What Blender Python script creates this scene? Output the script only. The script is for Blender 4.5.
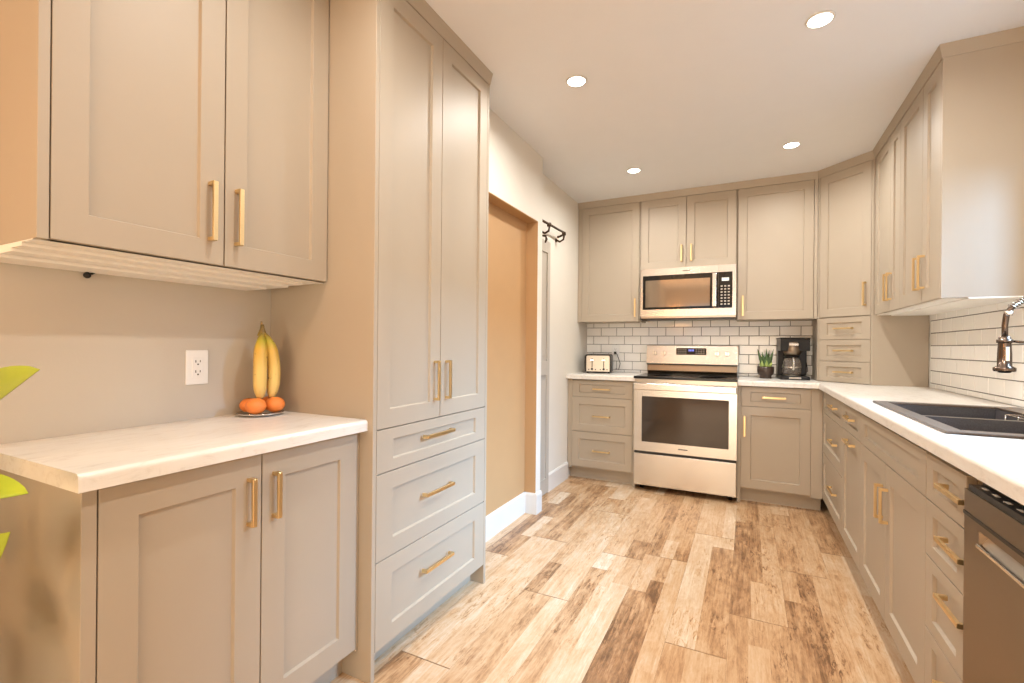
import bpy, bmesh, math, random
from mathutils import Vector, Matrix

random.seed(7)
for o in list(bpy.data.objects):
    bpy.data.objects.remove(o, do_unlink=True)
S = bpy.context.scene
COL = S.collection
PI = math.pi

# ------------------------------------------------------------------ camera
YAW, ROLL = math.radians(26.66), math.radians(-0.519)
R_ = Vector((math.cos(YAW), math.sin(YAW), 0)); U_ = Vector((0, 0, 1)); F_ = Vector((-math.sin(YAW), math.cos(YAW), 0))
Rr = R_ * math.cos(ROLL) - U_ * math.sin(ROLL)
Ur = R_ * math.sin(ROLL) + U_ * math.cos(ROLL)
cd = bpy.data.cameras.new('camera')
cd.sensor_fit = 'HORIZONTAL'; cd.sensor_width = 36.0
cd.lens = 468.98 / 1024 * 36.0
cd.shift_y = 4.578 / 1024
cd.clip_start = 0.02
cam = bpy.data.objects.new('camera', cd); COL.objects.link(cam)
cam.matrix_world = Matrix(((Rr.x, Ur.x, -F_.x, 0), (Rr.y, Ur.y, -F_.y, 0), (Rr.z, Ur.z, -F_.z, 1.154), (0, 0, 0, 1)))
S.camera = cam

# ------------------------------------------------------------------ world, exposure, light
S.view_settings.view_transform = 'Standard'
S.view_settings.look = 'None'
S.view_settings.gamma = 1.0
S.view_settings.use_curve_mapping = False
S.view_settings.exposure = 0.11
w = bpy.data.worlds.new('world'); S.world = w; w.use_nodes = True
bgn = w.node_tree.nodes['Background']
bgn.inputs[0].default_value = (0.62, 0.78, 1.0, 1); bgn.inputs[1].default_value = 1.2

WARM = (1.0, 0.965, 0.905)
AMBER = (1.0, 0.62, 0.33)
COOL = (0.62, 0.80, 1.0)
def area(name, loc, rot, sx, sy, power, color, shape='RECTANGLE', spread=180):
    l = bpy.data.lights.new(name, 'AREA'); l.shape = shape; l.size = sx
    if shape in ('RECTANGLE', 'ELLIPSE'): l.size_y = sy
    l.energy = power; l.color = color; l.spread = math.radians(spread)
    o = bpy.data.objects.new(name, l); COL.objects.link(o)
    o.location = loc; o.rotation_euler = rot
    return o
CEIL = 2.48
DOWN = [(0.25, 2.235), (-0.772, 2.227), (-0.77, 3.541), (0.245, 3.532)]      # seen
DOWN_BACK = [(0.25, 0.92), (-0.772, 0.92), (0.25, -0.40), (-0.772, -0.40), (0.25, -1.7), (-0.772, -1.7)]  # same grid, behind the viewer
for i, (x, y) in enumerate(DOWN + DOWN_BACK):
    area('downlight_lamp', (x, y, CEIL - 0.014), (0, 0, 0), 0.085, 0.085, (10.0, 10.0, 10.0, 10.0, 13.5, 7.0, 3.0, 0.8, 3.0, 2.5)[i], WARM if i < 6 else AMBER, 'DISK', 165)
# daylight through the sink window (right wall)
# open sky seen from the sink window, a little towards the viewer's side
for lx, ly, lz, sx, sy, pw, aim in ((2.7, 1.72, 2.75, 1.0, 1.1, 560.0, (-1.1, 1.6, 0.15)), (2.15, -0.25, 2.2, 1.2, 1.0, 92.0, (0.9, 2.65, 1.6))):
    sky = area('daylight_sink_window', (lx, ly, lz), (0, 0, 0), sx, sy, pw, (0.36, 0.64, 1.0))
    sky.rotation_euler = (Vector(aim) - sky.location).to_track_quat('-Z', 'Y').to_euler()
area('low_amber_fill', (-0.2, -3.05, 0.80), (math.radians(90), 0, 0), 2.1, 1.3, 64.0, (1.0, 0.76, 0.48))  # added amber fill, low at the rear window, to lift the base fronts
# warm hanging lamp in the dining corner behind the viewer
pl = bpy.data.lights.new('dining_lamp', 'POINT'); pl.energy = 34.0; pl.color = (1.0, 0.48, 0.18); pl.shadow_soft_size = 0.09
po_ = bpy.data.objects.new('dining_lamp', pl); COL.objects.link(po_); po_.location = (-1.25, -1.40, 1.74)

# ------------------------------------------------------------------ materials
MATS = {}
def nt(name):
    m = bpy.data.materials.new(name); m.use_nodes = True
    n = m.node_tree.nodes; l = m.node_tree.links
    return m, n, l, n['Principled BSDF']
def mat(name, col, rough=0.5, metal=0.0, var=0.04, scale=8.0, bump=0.0, bscale=60.0, stretch=(1, 1, 1), coat=0.0, trans=0.0, ior=1.5, emit=0.0, emcol=None, spec=0.5, sub=0.0):
    m, n, l, b = nt(name)
    tc = n.new('ShaderNodeTexCoord'); mp = n.new('ShaderNodeMapping'); mp.inputs['Scale'].default_value = stretch
    l.new(tc.outputs['Object'], mp.inputs['Vector'])
    nz = n.new('ShaderNodeTexNoise'); nz.inputs['Scale'].default_value = scale; nz.inputs['Detail'].default_value = 3
    l.new(mp.outputs[0], nz.inputs['Vector'])
    rp = n.new('ShaderNodeMixRGB'); rp.blend_type = 'MIX'
    rp.inputs[1].default_value = tuple(min(1, c * (1 - var)) for c in col) + (1,)
    rp.inputs[2].default_value = tuple(min(1, c * (1 + var)) for c in col) + (1,)
    l.new(nz.outputs['Fac'], rp.inputs[0]); l.new(rp.outputs[0], b.inputs['Base Color'])
    b.inputs['Roughness'].default_value = rough; b.inputs['Metallic'].default_value = metal
    b.inputs['IOR'].default_value = ior
    b.inputs['Coat Weight'].default_value = coat
    b.inputs['Transmission Weight'].default_value = trans
    b.inputs['Specular IOR Level'].default_value = spec
    if sub: b.inputs['Subsurface Weight'].default_value = sub; b.inputs['Subsurface Radius'].default_value = (.02, .01, .005)
    if emit:
        b.inputs['Emission Color'].default_value = tuple(emcol or col) + (1,); b.inputs['Emission Strength'].default_value = emit
    if bump:
        n2 = n.new('ShaderNodeTexNoise'); n2.inputs['Scale'].default_value = bscale; n2.inputs['Detail'].default_value = 2
        l.new(mp.outputs[0], n2.inputs['Vector'])
        bp = n.new('ShaderNodeBump'); bp.inputs['Strength'].default_value = bump; bp.inputs['Distance'].default_value = 0.002
        l.new(n2.outputs['Fac'], bp.inputs['Height']); l.new(bp.outputs[0], b.inputs['Normal'])
    MATS[name] = m
    return m
cab = mat('greige_cabinet_paint', (0.42, 0.355, 0.275), 0.50, var=0.015, bump=0.03)
inside = mat('cabinet_underside_white', (0.88, 0.85, 0.79), 0.5, var=0.02)
wallp = mat('greige_wall_paint', (0.56, 0.51, 0.435), 0.75, var=0.02, bump=0.12, bscale=180)
cream = mat('cream_wall_paint', (0.75, 0.71, 0.635), 0.75, var=0.02, bump=0.12, bscale=180)
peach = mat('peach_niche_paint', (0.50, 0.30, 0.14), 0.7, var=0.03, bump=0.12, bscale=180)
ceilm = mat('white_ceiling_paint', (0.79, 0.80, 0.815), 0.85, var=0.015, bump=0.08, bscale=220)
trimw = mat('white_trim_paint', (0.73, 0.705, 0.665), 0.4, var=0.01)
gold = mat('brushed_brass', (0.80, 0.60, 0.32), 0.34, 1.0, var=0.06, scale=40, stretch=(1, 1, 8))
tile = mat('glazed_white_tile', (0.92, 0.90, 0.86), 0.10, var=0.02, scale=3, bump=0.05, bscale=12)
grout = mat('grey_grout', (0.16, 0.145, 0.13), 0.9, var=0.08, scale=60)
steel = mat('brushed_stainless', (0.63, 0.60, 0.565), 0.27, 1.0, var=0.03, scale=30, stretch=(1, 1, 14))
steeld = mat('dark_stainless', (0.42, 0.385, 0.34), 0.28, 1.0, var=0.03, scale=30, stretch=(1, 1, 12))
steelk = mat('smoky_stainless', (0.25, 0.20, 0.15), 0.30, 1.0, var=0.03, scale=30, stretch=(1, 1, 12))
chrome = mat('polished_chrome', (0.82, 0.80, 0.77), 0.10, 1.0, var=0.01)
blackg = mat('black_glass', (0.012, 0.011, 0.010), 0.06, var=0.05, spec=0.4)
mirg = mat('tinted_mirror_glass', (0.36, 0.29, 0.22), 0.07, 0.75, var=0.03)
oveng = mat('oven_door_glass', (0.060, 0.044, 0.032), 0.06, 0.20, var=0.05)
cookg = mat('black_ceramic_glass', (0.010, 0.010, 0.011), 0.16, var=0.05, spec=0.22)
blackp = mat('black_plastic', (0.012, 0.011, 0.011), 0.28, var=0.1, spec=0.3)
steelb = mat('toaster_steel', (0.50, 0.455, 0.40), 0.36, 1.0, var=0.03, scale=30, stretch=(1, 1, 14))
darkm = mat('dark_gap', (0.03, 0.026, 0.022), 0.6, var=0.1)
granite = mat('black_granite_composite', (0.070, 0.070, 0.080), 0.40, var=0.5, scale=260, bump=0.12, bscale=400)
granite_lit = mat('granite_composite_lit_rim', (0.13, 0.10, 0.08), 0.38, var=0.3, scale=260, bump=0.1, bscale=400)  # same composite as the bowls; warm light on the rim put into its colour
bronze = mat('dark_bronze', (0.10, 0.07, 0.05), 0.38, 0.9, var=0.15, scale=30)
fauc = mat('dark_gunmetal', (0.16, 0.12, 0.095), 0.22, 1.0, var=0.08, scale=20)
doorp = mat('taupe_door_paint', (0.50, 0.45, 0.385), 0.45, var=0.02)
outl = mat('white_outlet_plastic', (0.85, 0.84, 0.82), 0.3, var=0.01)
slotm = mat('outlet_slot_dark', (0.05, 0.045, 0.04), 0.6)
lens = mat('downlight_lens', (1, 0.95, 0.86), 0.4, emit=14.0, emcol=(1.0, 0.93, 0.80))
glass = mat('window_glass', (1, 1, 1), 0.0, trans=1.0, ior=1.45, var=0.0)
carafe = mat('carafe_glass', (0.55, 0.48, 0.42), 0.05, trans=0.8, ior=1.45, var=0.0)
leafm = mat('pothos_leaf', (0.33, 0.42, 0.035), 0.35, var=0.55, scale=7, sub=0.0)
stemm = mat('plant_stem', (0.16, 0.27, 0.05), 0.5, var=0.2)
potm = mat('dark_planter', (0.05, 0.042, 0.036), 0.45, var=0.2, scale=12)
soil = mat('potting_soil', (0.035, 0.022, 0.014), 0.95, var=0.4, scale=80, bump=0.6, bscale=90)
succ = mat('succulent_leaf', (0.07, 0.13, 0.045), 0.45, var=0.35, scale=30)
succ2 = mat('succulent_leaf_pale', (0.34, 0.45, 0.13), 0.45, var=0.25, scale=30)
bpot = mat('brown_ceramic_pot', (0.055, 0.034, 0.024), 0.32, var=0.2, scale=20)
orange = mat('mandarin_peel', (0.80, 0.235, 0.045), 0.42, var=0.12, scale=14, bump=0.35, bscale=160)
blue_led = mat('blue_display', (0.02, 0.03, 0.10), 0.2, emit=1.3, emcol=(0.16, 0.22, 0.85))
white_led = mat('pale_display', (0.5, 0.5, 0.5), 0.3, emit=0.5, emcol=(0.9, 0.88, 0.8))
keym = mat('key_marks', (0.52, 0.48, 0.42), 0.5)
badgem = mat('badge_grey', (0.16, 0.14, 0.12), 0.4)
burner = mat('burner_ring_grey', (0.06, 0.055, 0.05), 0.2)

def counter_mat():
    m, n, l, b = nt('white_veined_laminate')
    tc = n.new('ShaderNodeTexCoord'); mp = n.new('ShaderNodeMapping')
    mp.inputs['Scale'].default_value = (11, 3.4, 11); mp.inputs['Rotation'].default_value = (0, 0, 0.12)
    l.new(tc.outputs['Object'], mp.inputs['Vector'])
    a = n.new('ShaderNodeTexNoise'); a.inputs['Scale'].default_value = 3.2; a.inputs['Detail'].default_value = 9; a.inputs['Roughness'].default_value = 0.70; a.inputs['Distortion'].default_value = 0.9
    l.new(mp.outputs[0], a.inputs['Vector'])
    r = n.new('ShaderNodeValToRGB')
    r.color_ramp.elements[0].position = 0.26; r.color_ramp.elements[0].color = (0.56, 0.50, 0.44, 1)
    r.color_ramp.elements[1].position = 0.48; r.color_ramp.elements[1].color = (0.77, 0.735, 0.68, 1)
    e = r.color_ramp.elements.new(0.38); e.color = (0.70, 0.655, 0.595, 1)
    e = r.color_ramp.elements.new(0.8); e.color = (0.80, 0.775, 0.73, 1)
    l.new(a.outputs['Fac'], r.inputs[0]); l.new(r.outputs[0], b.inputs['Base Color'])
    b.inputs['Roughness'].default_value = 0.32
    return m
ctop = counter_mat()

def floor_mat():
    m, n, l, b = nt('rustic_wood_planks')
    at = n.new('ShaderNodeAttribute'); at.attribute_name = 'tone'
    tc = n.new('ShaderNodeTexCoord')
    sp = n.new('ShaderNodeSeparateColor'); l.new(at.outputs['Color'], sp.inputs[0])
    add = n.new('ShaderNodeVectorMath'); add.operation = 'ADD'
    sc = n.new('ShaderNodeVectorMath'); sc.operation = 'SCALE'; sc.inputs['Scale'].default_value = 37.0
    l.new(at.outputs['Color'], sc.inputs[0]); l.new(tc.outputs['Object'], add.inputs[0]); l.new(sc.outputs[0], add.inputs[1])
    def noise(sx, sy, scale, det, rough, dist):
        mp = n.new('ShaderNodeMapping'); mp.inputs['Scale'].default_value = (sx, sy, 1); l.new(add.outputs[0], mp.inputs['Vector'])
        g = n.new('ShaderNodeTexNoise'); g.inputs['Scale'].default_value = scale; g.inputs['Detail'].default_value = det
        g.inputs['Roughness'].default_value = rough; g.inputs['Distortion'].default_value = dist
        l.new(mp.outputs[0], g.inputs['Vector']); return g.outputs['Fac']
    def madd(x, mul, addv):
        k = n.new('ShaderNodeMath'); k.operation = 'MULTIPLY_ADD'; k.inputs[1].default_value = mul; k.inputs[2].default_value = addv
        l.new(x, k.inputs[0]); return k.outputs[0]
    def plus(x, y):
        k = n.new('ShaderNodeMath'); k.operation = 'ADD'; l.new(x, k.inputs[0]); l.new(y, k.inputs[1]); return k.outputs[0]
    streak = noise(26, 1.5, 2.2, 7, 0.70, 0.9)      # long grain
    blotch = noise(7, 2.6, 1.7, 6, 0.66, 0.7)       # wear, knots, whitewash
    fine = noise(70, 14, 2.0, 4, 0.65, 0.5)         # fibres
    v = plus(madd(sp.outputs[0], 0.72, 0.175), madd(streak, 0.82, -0.41))
    v = plus(v, madd(blotch, 0.82, -0.41)); v = plus(v, madd(fine, 0.34, -0.17))
    # dark flecks gathered in worn patches
    fl1 = noise(34, 7, 1.9, 6, 0.72, 1.2); fl2 = noise(5, 1.6, 1.3, 3, 0.5, 0.3)
    def step(x, a, b_):
        k = n.new('ShaderNodeMapRange'); k.inputs[1].default_value = a; k.inputs[2].default_value = b_; l.new(x, k.inputs[0]); return k.outputs[0]
    pr = n.new('ShaderNodeMath'); pr.operation = 'MULTIPLY'; l.new(step(fl1, 0.52, 0.64), pr.inputs[0]); l.new(step(fl2, 0.44, 0.66), pr.inputs[1])
    v = plus(v, madd(pr.outputs[0], -0.42, 0.0))
    r = n.new('ShaderNodeValToRGB'); cr = r.color_ramp
    cr.elements[0].position = 0.04; cr.elements[0].color = (0.155, 0.078, 0.036, 1)
    cr.elements[1].position = 0.96; cr.elements[1].color = (0.76, 0.66, 0.53, 1)
    for p, c in ((0.22, (0.33, 0.18, 0.086, 1)), (0.38, (0.50, 0.305, 0.16, 1)), (0.54, (0.58, 0.395, 0.235, 1)), (0.74, (0.64, 0.495, 0.345, 1))):
        e = cr.elements.new(p); e.color = c
    l.new(v, r.inputs[0]); l.new(r.outputs[0], b.inputs['Base Color'])
    b.inputs['Roughness'].default_value = 0.33
    bp = n.new('ShaderNodeBump'); bp.inputs['Strength'].default_value = 0.2; bp.inputs['Distance'].default_value = 0.002
    l.new(streak, bp.inputs['Height']); l.new(bp.outputs[0], b.inputs['Normal'])
    return m
floorm = floor_mat()

def banana_mat():
    m, n, l, b = nt('ripe_banana_peel')
    tc = n.new('ShaderNodeTexCoord')
    sx = n.new('ShaderNodeSeparateXYZ'); l.new(tc.outputs['Object'], sx.inputs[0])
    mr = n.new('ShaderNodeMapRange'); mr.inputs[1].default_value = 0.06; mr.inputs[2].default_value = 0.30
    l.new(sx.outputs[2], mr.inputs[0])
    r = n.new('ShaderNodeValToRGB'); cr = r.color_ramp
    cr.elements[0].position = 0.0; cr.elements[0].color = (0.10, 0.06, 0.02, 1)
    cr.elements[1].position = 1.0; cr.elements[1].color = (0.20, 0.13, 0.03, 1)
    for p, c in ((0.03, (0.76, 0.55, 0.19, 1)), (0.45, (0.78, 0.53, 0.15, 1)), (0.72, (0.74, 0.46, 0.08, 1)), (0.86, (0.52, 0.45, 0.04, 1)), (0.95, (0.36, 0.26, 0.05, 1))):
        e = cr.elements.new(p); e.color = c
    l.new(mr.outputs[0], r.inputs[0])
    v = n.new('ShaderNodeTexNoise'); v.inputs['Scale'].default_value = 65; l.new(tc.outputs['Object'], v.inputs['Vector'])
    r2 = n.new('ShaderNodeValToRGB'); r2.color_ramp.elements[0].position = 0.69; r2.color_ramp.elements[1].position = 0.74
    l.new(v.outputs['Fac'], r2.inputs[0])
    mx = n.new('ShaderNodeMixRGB'); mx.inputs[2].default_value = (0.22, 0.11, 0.03, 1)
    l.new(r2.outputs[0], mx.inputs[0]); l.new(r.outputs[0], mx.inputs[1]); l.new(mx.outputs[0], b.inputs['Base Color'])
    b.inputs['Roughness'].default_value = 0.45
    return m
bananam = banana_mat()

# ------------------------------------------------------------------ mesh helper
class MB:
    def __init__(s): s.v = []; s.f = []; s.smooth = []
    def add(s, vs, fs, smooth=False):
        k = len(s.v); s.v += [tuple(v) for v in vs]
        s.f += [tuple(i + k for i in f) for f in fs]; s.smooth += [smooth] * len(fs); return s
    def box(s, x0, x1, y0, y1, z0, z1):
        if x0 > x1: x0, x1 = x1, x0
        if y0 > y1: y0, y1 = y1, y0
        if z0 > z1: z0, z1 = z1, z0
        vs = [(x, y, z) for z in (z0, z1) for y in (y0, y1) for x in (x0, x1)]
        return s.add(vs, [(0, 2, 3, 1), (4, 5, 7, 6), (0, 1, 5, 4), (2, 6, 7, 3), (0, 4, 6, 2), (1, 3, 7, 5)])
    def prism(s, poly, axis, a, b):
        """extrude a 2-D polygon along axis from a to b"""
        def P(u, v, t): return {'x': (t, u, v), 'y': (u, t, v), 'z': (u, v, t)}[axis]
        n = len(poly)
        vs = [P(u, v, a) for u, v in poly] + [P(u, v, b) for u, v in poly]
        fs = [tuple(range(n)), tuple(range(2 * n - 1, n - 1, -1))] + [(i, i + n, (i + 1) % n + n, (i + 1) % n) for i in range(n)]
        return s.add(vs, fs)
    def tube(s, pts, r, n=10, caps=True, squash=None):
        pts = [Vector(p) for p in pts]; m = len(pts)
        rs = r if isinstance(r, (list, tuple)) else [r] * m
        vs = []; prev = None
        for i, p in enumerate(pts):
            t = (pts[min(i + 1, m - 1)] - pts[max(i - 1, 0)]).normalized()
            if prev is None:
                u = t.orthogonal().normalized()
            else:
                u = (prev - t * prev.dot(t))
                u = u.normalized() if u.length > 1e-6 else t.orthogonal().normalized()
            prev = u; v = t.cross(u)
            for k in range(n):
                a = 2 * PI * k / n
                vs.append(p + (u * math.cos(a) + v * math.sin(a)) * rs[i])
        fs = [(i * n + k, i * n + (k + 1) % n, (i + 1) * n + (k + 1) % n, (i + 1) * n + k) for i in range(m - 1) for k in range(n)]
        s.add(vs, fs, True)
        if caps:
            k0 = len(s.v) - m * n
            s.f.append(tuple(k0 + k for k in range(n - 1, -1, -1))); s.smooth.append(False)
            s.f.append(tuple(k0 + (m - 1) * n + k for k in range(n))); s.smooth.append(False)
        return s
    def lathe(s, prof, c=(0, 0, 0), n=28, axis='z', smooth=True, caps=True):
        def P(r, h, a):
            u, v = r * math.cos(a), r * math.sin(a)
            if axis == 'z': return (c[0] + u, c[1] + v, c[2] + h)
            if axis == 'y': return (c[0] + u, c[1] + h, c[2] - v)
            return (c[0] + h, c[1] + u, c[2] + v)
        m = len(prof)
        vs = [P(r, h, 2 * PI * k / n) for r, h in prof for k in range(n)]
        fs = [(i * n + k, i * n + (k + 1) % n, (i + 1) * n + (k + 1) % n, (i + 1) * n + k) for i in range(m - 1) for k in range(n)]
        k0 = len(s.v); s.add(vs, fs, smooth)
        if caps:
            if prof[0][0] > 1e-6: s.f.append(tuple(k0 + k for k in range(n - 1, -1, -1))); s.smooth.append(False)
            if prof[-1][0] > 1e-6: s.f.append(tuple(k0 + (m - 1) * n + k for k in range(n))); s.smooth.append(False)
        return s
    def ball(s, c, rx, ry, rz, n=20, m=12):
        prof = [(max(1e-5, math.sin(PI * i / m)), -math.cos(PI * i / m)) for i in range(m + 1)]
        k0 = len(s.v); s.lathe(prof, (0, 0, 0), n, caps=False)
        for i in range(k0, len(s.v)):
            x, y, z = s.v[i]; s.v[i] = (c[0] + x * rx, c[1] + y * ry, c[2] + z * rz)
        return s
    def build(s, name, material, parent=None, bevel=0.0, seg=2, loc=None):
        me = bpy.data.meshes.new(name)
        me.from_pydata(s.v, [], s.f)
        bm = bmesh.new(); bm.from_mesh(me)
        bmesh.ops.remove_doubles(bm, verts=bm.verts, dist=1e-6)
        bmesh.ops.recalc_face_normals(bm, faces=bm.faces); 
        bm.to_mesh(me); bm.free()
        if len(me.polygons) == len(s.smooth):
            for p, sm in zip(me.polygons, s.smooth): p.use_smooth = sm
        mats = material if isinstance(material, (list, tuple)) else [material]
        for mm in mats: me.materials.append(mm)
        o = bpy.data.objects.new(name, me); COL.objects.link(o)
        if parent: o.parent = parent
        if loc: o.location = loc
        if bevel:
            b = o.modifiers.new('bevel', 'BEVEL'); b.width = bevel; b.segments = seg; b.limit_method = 'ANGLE'; b.angle_limit = math.radians(40)
        return o
def B(x0, x1, y0, y1, z0, z1): return MB().box(x0, x1, y0, y1, z0, z1)
def tag(o, label, cat, group=None):
    o['label'] = label; o['category'] = cat
    if group: o['group'] = group
    return o
def thing(name, label, cat, loc=(0, 0, 0), rz=0.0, group=None):
    o = bpy.data.objects.new(name, None); o.empty_display_size = 0.05; COL.objects.link(o)
    o.location = loc; o.rotation_euler = (0, 0, rz)
    return tag(o, label, cat, group)
def struct(name, mb, m, bevel=0.0, parent=None):
    o = mb.build(name, m, parent, bevel)
    if not parent: o['kind'] = 'structure'
    return o
def copy_tree(o, parent=None):
    c = o.copy(); COL.objects.link(c)
    if parent: c.parent = parent
    for ch in list(o.children): copy_tree(ch, c)
    return c
def bez(p0, p1, p2, n=12):
    p0, p1, p2 = Vector(p0), Vector(p1), Vector(p2)
    return [(p0 * (1 - t) ** 2 + p1 * 2 * t * (1 - t) + p2 * t * t) for t in [i / n for i in range(n + 1)]]

# ------------------------------------------------------------------ the room
WL, WR, WB, WF = -1.663, 1.05, 4.46, -3.0      # left wall, right wall, back wall, wall behind the viewer
WS = -1.296                                   # stub of wall beside the pantry
WD = -1.412                                   # wall set back beyond it
# floor: one mesh, planks 0.22 wide running away from the viewer, each printed with two or three strips
def build_floor():
    bm = bmesh.new(); lay = bm.loops.layers.color.new('tone')
    def quad(x0, x1, y0, y1, z, col):
        f = bm.faces.new([bm.verts.new(p) for p in ((x0, y0, z), (x1, y0, z), (x1, y1, z), (x0, y1, z))])
        for lp in f.loops: lp[lay] = col
    rnd = random.Random(21)
    quad(-1.9, 1.3, -3.1, 4.6, -0.0015, (0.0, 1, 0, 1))
    starts = {-1.16: 1.40, -0.94: 2.02, -0.72: 2.59, -0.50: 2.68, -0.28: 1.916, -0.06: 2.25, 0.16: 2.82, 0.38: 1.95, -1.38: 2.3, -1.60: 1.9}
    L = 1.215; W = 0.22
    for i in range(-3, 12):
        x0 = -1.16 + i * W
        key = min(starts, key=lambda k: abs(k - x0)); y = starts[key] if abs(key - x0) < 0.02 else rnd.uniform(1, 2)
        while y > -3.1: y -= L
        while y < 4.6:
            y1 = y + L
            g = 0.0022; gs = 0.0004
            k = rnd.choice((2, 3, 3)); cuts = sorted([0, 1] + [(j + rnd.uniform(-.16, .16)) / k for j in range(1, k)])
            for a, b_ in zip(cuts[:-1], cuts[1:]):
                xa = x0 + gs + a * (W - 2 * gs); xb = x0 + gs + b_ * (W - 2 * gs)
                yy = y + g
                while yy < y1 - g - 0.01:
                    ln = rnd.choice((0.3, 0.7, 1.0, 1.3, 1.3)) * rnd.uniform(.8, 1.2)
                    ye = min(yy + ln, y1 - g)
                    if y1 - g - ye < 0.12: ye = y1 - g
                    t = rnd.choice((rnd.uniform(.55, .72), rnd.uniform(.6, .8), rnd.uniform(.6, .8), rnd.uniform(.30, .5), rnd.uniform(.5, .7), rnd.uniform(.75, .9)))
                    quad(xa, xb, yy, ye, 0.0, (t, rnd.uniform(.25, 1.0), rnd.random(), 1))
                    yy = ye
            y = y1
    me = bpy.data.meshes.new('floor'); bm.to_mesh(me); bm.free()
    me.materials.append(floorm)
    o = bpy.data.objects.new('floor', me); COL.objects.link(o); o['kind'] = 'structure'
build_floor()
struct('ceiling', B(-1.9, 1.25, -3.15, 4.6, CEIL, CEIL + 0.1), ceilm)
struct('wall_left', B(WL - 0.12, WL, -3.0, 1.993, 0, CEIL), wallp)
# stub wall with a shallow niche (head at 2.015), then the set-back wall
NX, NH, NY0, NY1 = -1.385, 2.015, 2.02, 2.965
struct('wall_stub', MB().box(WL, NX, 1.993, 3.04, 0, CEIL).box(NX, WS, 1.993, NY0, 0, CEIL).box(NX, WS, NY1, 3.04, 0, CEIL).box(NX, WS, NY0, NY1, NH, CEIL), cream)
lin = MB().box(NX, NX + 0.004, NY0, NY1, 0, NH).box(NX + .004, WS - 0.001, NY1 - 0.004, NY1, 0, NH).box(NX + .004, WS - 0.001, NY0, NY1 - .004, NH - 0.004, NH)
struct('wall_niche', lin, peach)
struct('wall_left_far', B(WD - 0.12, WD, 3.04, 4.58, 0, CEIL), cream)
struct('wall_back', B(WL, WR + 0.12, WB, WB + 0.12, 0, CEIL), cream)
# right wall with the sink window opening
wy0, wy1, wz0, wz1 = 1.46, 2.46, 1.30, 1.95
struct('wall_right', MB().box(WR, WR + .12, -3, wy0, 0, CEIL).box(WR, WR + .12, wy1, WB, 0, CEIL).box(WR, WR + .12, wy0, wy1, 0, wz0).box(WR, WR + .12, wy0, wy1, wz1, CEIL), cream)
w1 = struct('window_1', MB().box(WR - .012, WR + .02, wy0 - .07, wy0, wz0 - .07, wz1 + .07).box(WR - .012, WR + .02, wy1, wy1 + .07, wz0 - .07, wz1 + .07).box(WR - .012, WR + .02, wy0, wy1, wz1, wz1 + .07).box(WR - .03, WR + .02, wy0, wy1, wz0 - .07, wz0)
            .box(WR + .03, WR + .07, wy0, wy0 + .04, wz0, wz1).box(WR + .03, WR + .07, wy1 - .04, wy1, wz0, wz1).box(WR + .03, WR + .07, wy0, wy1, wz0, wz0 + .04).box(WR + .03, WR + .07, wy0, wy1, wz1 - .04, wz1), trimw, 0.002)
# wall behind the viewer with a wide garden window
gx0, gx1, gz0, gz1 = -1.3, 0.9, 0.06, 2.1
struct('wall_front', MB().box(WL - .12, gx0, WF - .12, WF, 0, CEIL).box(gx1, WR + .12, WF - .12, WF, 0, CEIL).box(gx0, gx1, WF - .12, WF, 0, gz0).box(gx0, gx1, WF - .12, WF, gz1, CEIL), cream)
struct('window_2', MB().box(gx0 - .07, gx0 + .04, WF - .05, WF + .015, gz0 - .07, gz1 + .07).box(gx1 - .04, gx1 + .07, WF - .05, WF + .015, gz0 - .07, gz1 + .07).box(gx0 + .04, gx1 - .04, WF - .05, WF + .015, gz1, gz1 + .07).box(gx0 + .04, gx1 - .04, WF - .05, WF + .015, gz0 - .07, gz0 + .03).box(-.25, -.19, WF - .04, WF - .005, gz0 + .03, gz1), trimw, 0.002)

# skirting
def skirt(poly): return poly
BH, BT = 0.142, 0.015
def skirt_y(mb, x, y0, y1, sgn=1):     # along y on a wall whose room side is +x
    mb.prism([(x, 0), (x + BT, 0), (x + BT, BH - .012), (x + BT - .006, BH), (x, BH)], 'y', y0, y1)
def skirt_x(mb, y, x0, x1):            # along x, room side -y
    mb.prism([(y, 0), (y - BT, 0), (y - BT, BH - .012), (y - BT + .006, BH), (y, BH)], 'x', x0, x1)
m = MB()
skirt_y(m, NX + .004, NY0, NY1 - .004); skirt_x(m, NY1 - .004, NX + .004, WS); skirt_y(m, WS, NY1 - .019, 3.04)
struct('baseboard_left', m, trimw)
m = MB(); skirt_y(m, WD, 3.44, 3.905)
struct('baseboard_left_far', m, trimw)

# narrow panelled door in the set-back wall, its leaf mostly hidden by the stub
d = MB(); dy0, dy1, dz1 = 3.10, 3.435, 1.97
d.box(WD, WD + .012, dy0, dy1, 0.012, dz1)
d.box(WD + .012, WD + .020, dy0, dy0 + .055, .012, dz1).box(WD + .012, WD + .020, dy1 - .055, dy1, .012, dz1)
for z0, z1 in ((.012, .13), (.93, 1.04), (dz1 - .09, dz1)): d.box(WD + .012, WD + .020, dy0 + .055, dy1 - .055, z0, z1)
d.box(WD + .012, WD + .017, dy0 + .085, dy1 - .085, .17, .89).box(WD + .012, WD + .017, dy0 + .085, dy1 - .085, 1.08, dz1 - .13)
struct('door_1', d, doorp, 0.002)

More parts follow.
